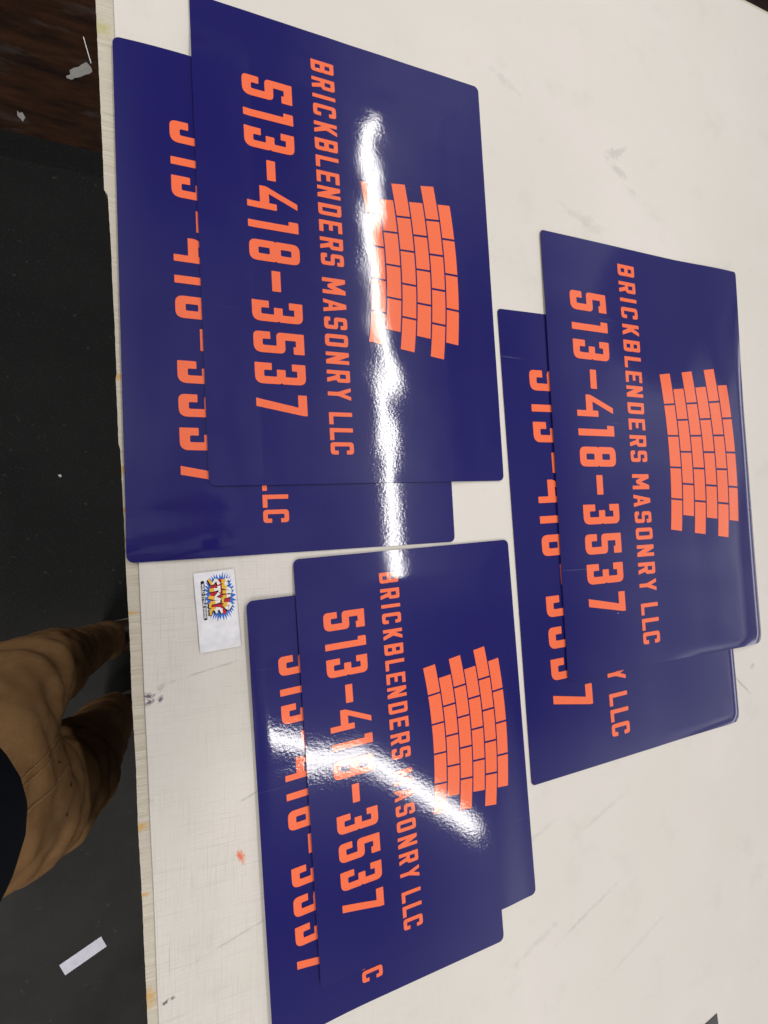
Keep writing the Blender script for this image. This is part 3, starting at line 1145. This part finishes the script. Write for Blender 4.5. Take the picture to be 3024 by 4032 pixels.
# hands: palm, four fingers and a thumb each, curling in towards each other
for wi, s in ((15, -1), (18, 1)):
    w = Vector(body_pts[wi][:3])
    palm = w + Vector((.045, s * .020, .012))
    pi_ = len(body_pts)
    body_pts.append((*palm, .020, .030))
    body_edges.append((wi, pi_))
    for k, ln in enumerate((.030, .036, .033, .025)):
        b = palm + Vector((.030 - .003 * k, s * .008, .022 - .016 * k))
        c = b + Vector((ln * .8, s * ln * .55, .004))
        d = c + Vector((ln * .25, s * ln * .75, .0))
        i0 = len(body_pts)
        body_pts += [(*b, .0095), (*c, .0085), (*d, .0075)]
        body_edges += [(pi_, i0), (i0, i0 + 1), (i0 + 1, i0 + 2)]
    i0 = len(body_pts)
    body_pts += [(*(palm + Vector((.0, s * .026, .022))), .011), (*(palm + Vector((.024, s * .046, .030))), .009)]
    body_edges += [(pi_, i0), (i0, i0 + 1)]
attach(skin_mesh('body', body_pts, body_edges), 'body', SKINM)
attach(skin_mesh('hair', [(-.345, -.285, .755, .085, .095), (-.315, -.285, .815, .083, .09)], [(0, 1)]), 'hair', HAIR)


def ridge(p):
    """sharp crease: valleys of a ridged noise"""
    return 1 - abs(noise.noise(p)) * 2.2


def folds(co):
    a = .0075 * noise.noise((co.x * 9, co.y * 9, co.z * 16)) + .0022 * noise.noise((co.x * 60, co.y * 50, co.z * 70 + 9))
    w = .5 + .5 * noise.noise((co.x * 6, co.y * 6, co.z * 6 + 20))
    a -= .0110 * w * max(0.0, ridge((co.x * 7 + co.z * 3, co.y * 8, co.z * 15 + 2)) - .45)
    a -= .0075 * max(0.0, ridge((co.x * 14, co.y * 16 + co.z * 9, co.z * 22 + 6)) - .5)
    k = math.exp(-((co.z + .20) / .07) ** 2) + math.exp(-((co.z + .80) / .10) ** 2)
    a += .0045 * k * math.sin(co.z * 110 + co.y * 40 + 4 * noise.noise((co.x * 8, co.y * 8, 3)))
    return a


tr_pts = [(-.325, -.285, -.01, .115, .14), (-.315, -.290, -.07, .115, .15), (-.312, -.190, -.13, .078), (-.288, -.203, -.27, .070), (-.318, -.236, -.45, .058), (-.336, -.258, -.65, .052), (-.340, -.280, -.84, .056),
          (-.290, -.370, -.14, .110), (-.282, -.392, -.27, .102), (-.290, -.420, -.45, .080), (-.312, -.452, -.65, .068), (-.330, -.490, -.84, .066)]
tr_edges = [(0, 1), (1, 2), (2, 3), (3, 4), (4, 5), (5, 6), (1, 7), (7, 8), (8, 9), (9, 10), (10, 11)]
tro = attach(skin_mesh('trousers', tr_pts, tr_edges, 1, 4, folds), 'trousers', CANVAS)

sh_pts = [(-.300, -.250, .02, .10, .10), (-.292, -.238, .09, .155, .155), (-.335, -.26, .25, .165, .15), (-.365, -.285, .40, .175, .125), (-.36, -.285, .52, .075), (-.36, -.10, .46, .070), (-.24, .0, .36, .055), (-.36, -.47, .46, .070), (-.26, -.42, .34, .055)]
attach(skin_mesh('shirt', sh_pts, [(0, 1), (1, 2), (2, 3), (3, 4), (3, 5), (5, 6), (3, 7), (7, 8)], 3, 3,
                 lambda c: .006 * noise.noise((c.x * 11, c.y * 11, c.z * 14))), 'shirt', SHIRT)
for an, dx, dy in ((AN1, .20, .012), (AN2, .20, .03)):
    z0 = FM
    me = skin_mesh('boot', [(an[0], an[1], z0 + .16, .050), (an[0] - .01, an[1], z0 + .06, .050, .05), (an[0] + .08, an[1] + dy * .4, z0 + .055, .050, .046), (an[0] + dx - .02, an[1] + dy, z0 + .045, .052, .036)], [(0, 1), (1, 2), (2, 3)], 0, 2)
    bo_ = attach(me, 'boot', BOOT)
    pts = []
    for k in range(28):
        a = 2 * math.pi * k / 28
        t = math.cos(a)
        wdt = .050 if t > -.2 else .043
        pts.append((an[0] + .075 + t * .135, an[1] + dy * (.5 + .5 * t) + math.sin(a) * wdt))
    n = len(pts)
    vs = [(p[0] - person.location.x, p[1] - person.location.y, zz - FZ) for zz in (z0, z0 + .026) for p in pts]
    fs = [tuple(range(n - 1, -1, -1)), tuple(range(n, 2 * n))] + [(i, (i + 1) % n, n + (i + 1) % n, n + i) for i in range(n)]
    mesh_obj('sole', vs, fs, SOLE, bo_)

# raised seams sewn on the trousers
bvh = BVHTree.FromPolygons([v.co.copy() for v in tro.data.vertices], [tuple(p.vertices) for p in tro.data.polygons])


def seam(pts, rad=.0022):
    path = []
    for i in range(len(pts) - 1):
        for k in range(8):
            t = k / 8
            q = Vector(pts[i]).lerp(Vector(pts[i + 1]), t) - person.location
            loc, nor, idx, dist = bvh.find_nearest(q)
            path.append(loc + nor * .0006)
    cu = bpy.data.curves.new('seam', 'CURVE')
    cu.dimensions = '3D'
    cu.bevel_depth = rad
    cu.bevel_resolution = 2
    sp = cu.splines.new('POLY')
    sp.points.add(len(path) - 1)
    for q, p in zip(sp.points, path):
        q.co = (*p, 1)
    o = bpy.data.objects.new('seam', cu)
    COL.objects.link(o)
    bpy.context.view_layer.update()
    me = bpy.data.meshes.new_from_object(o.evaluated_get(bpy.context.evaluated_depsgraph_get()))
    bpy.data.objects.remove(o)
    me.materials.clear()
    me.materials.append(STITCH)
    link(bpy.data.objects.new('seam', me), tro)


seam([(-.214, -.262, -.03), (-.218, -.253, -.08), (-.220, -.251, -.12)], .0009)
seam([(-.208, -.268, -.03), (-.214, -.262, -.08), (-.216, -.258, -.12)], .0009)
seam([(-.206, -.297, -.03), (-.211, -.294, -.08), (-.210, -.291, -.12)], .0016)

# phone held just above the viewpoint
ph = bpy.data.meshes.new('phone')
bm = bmesh.new()
bmesh.ops.create_cube(bm, size=1)
for v in bm.verts:
    v.co = Vector((v.co.x * .075, v.co.y * .150, v.co.z * .008))
bmesh.ops.bevel(bm, geom=bm.edges[:], offset=.0025, segments=3, affect='EDGES')
bm.to_mesh(ph)
bm.free()
ph.materials.append(plain('black_glass', (.01, .01, .012), .2))
po = link(bpy.data.objects.new('phone', ph))
po.matrix_world = Matrix.Translation(CAM + ROT @ Vector((-.012, -.045, .030))) @ ROT.to_4x4()
tag(po, 'black phone held over the table by the person', 'phone')
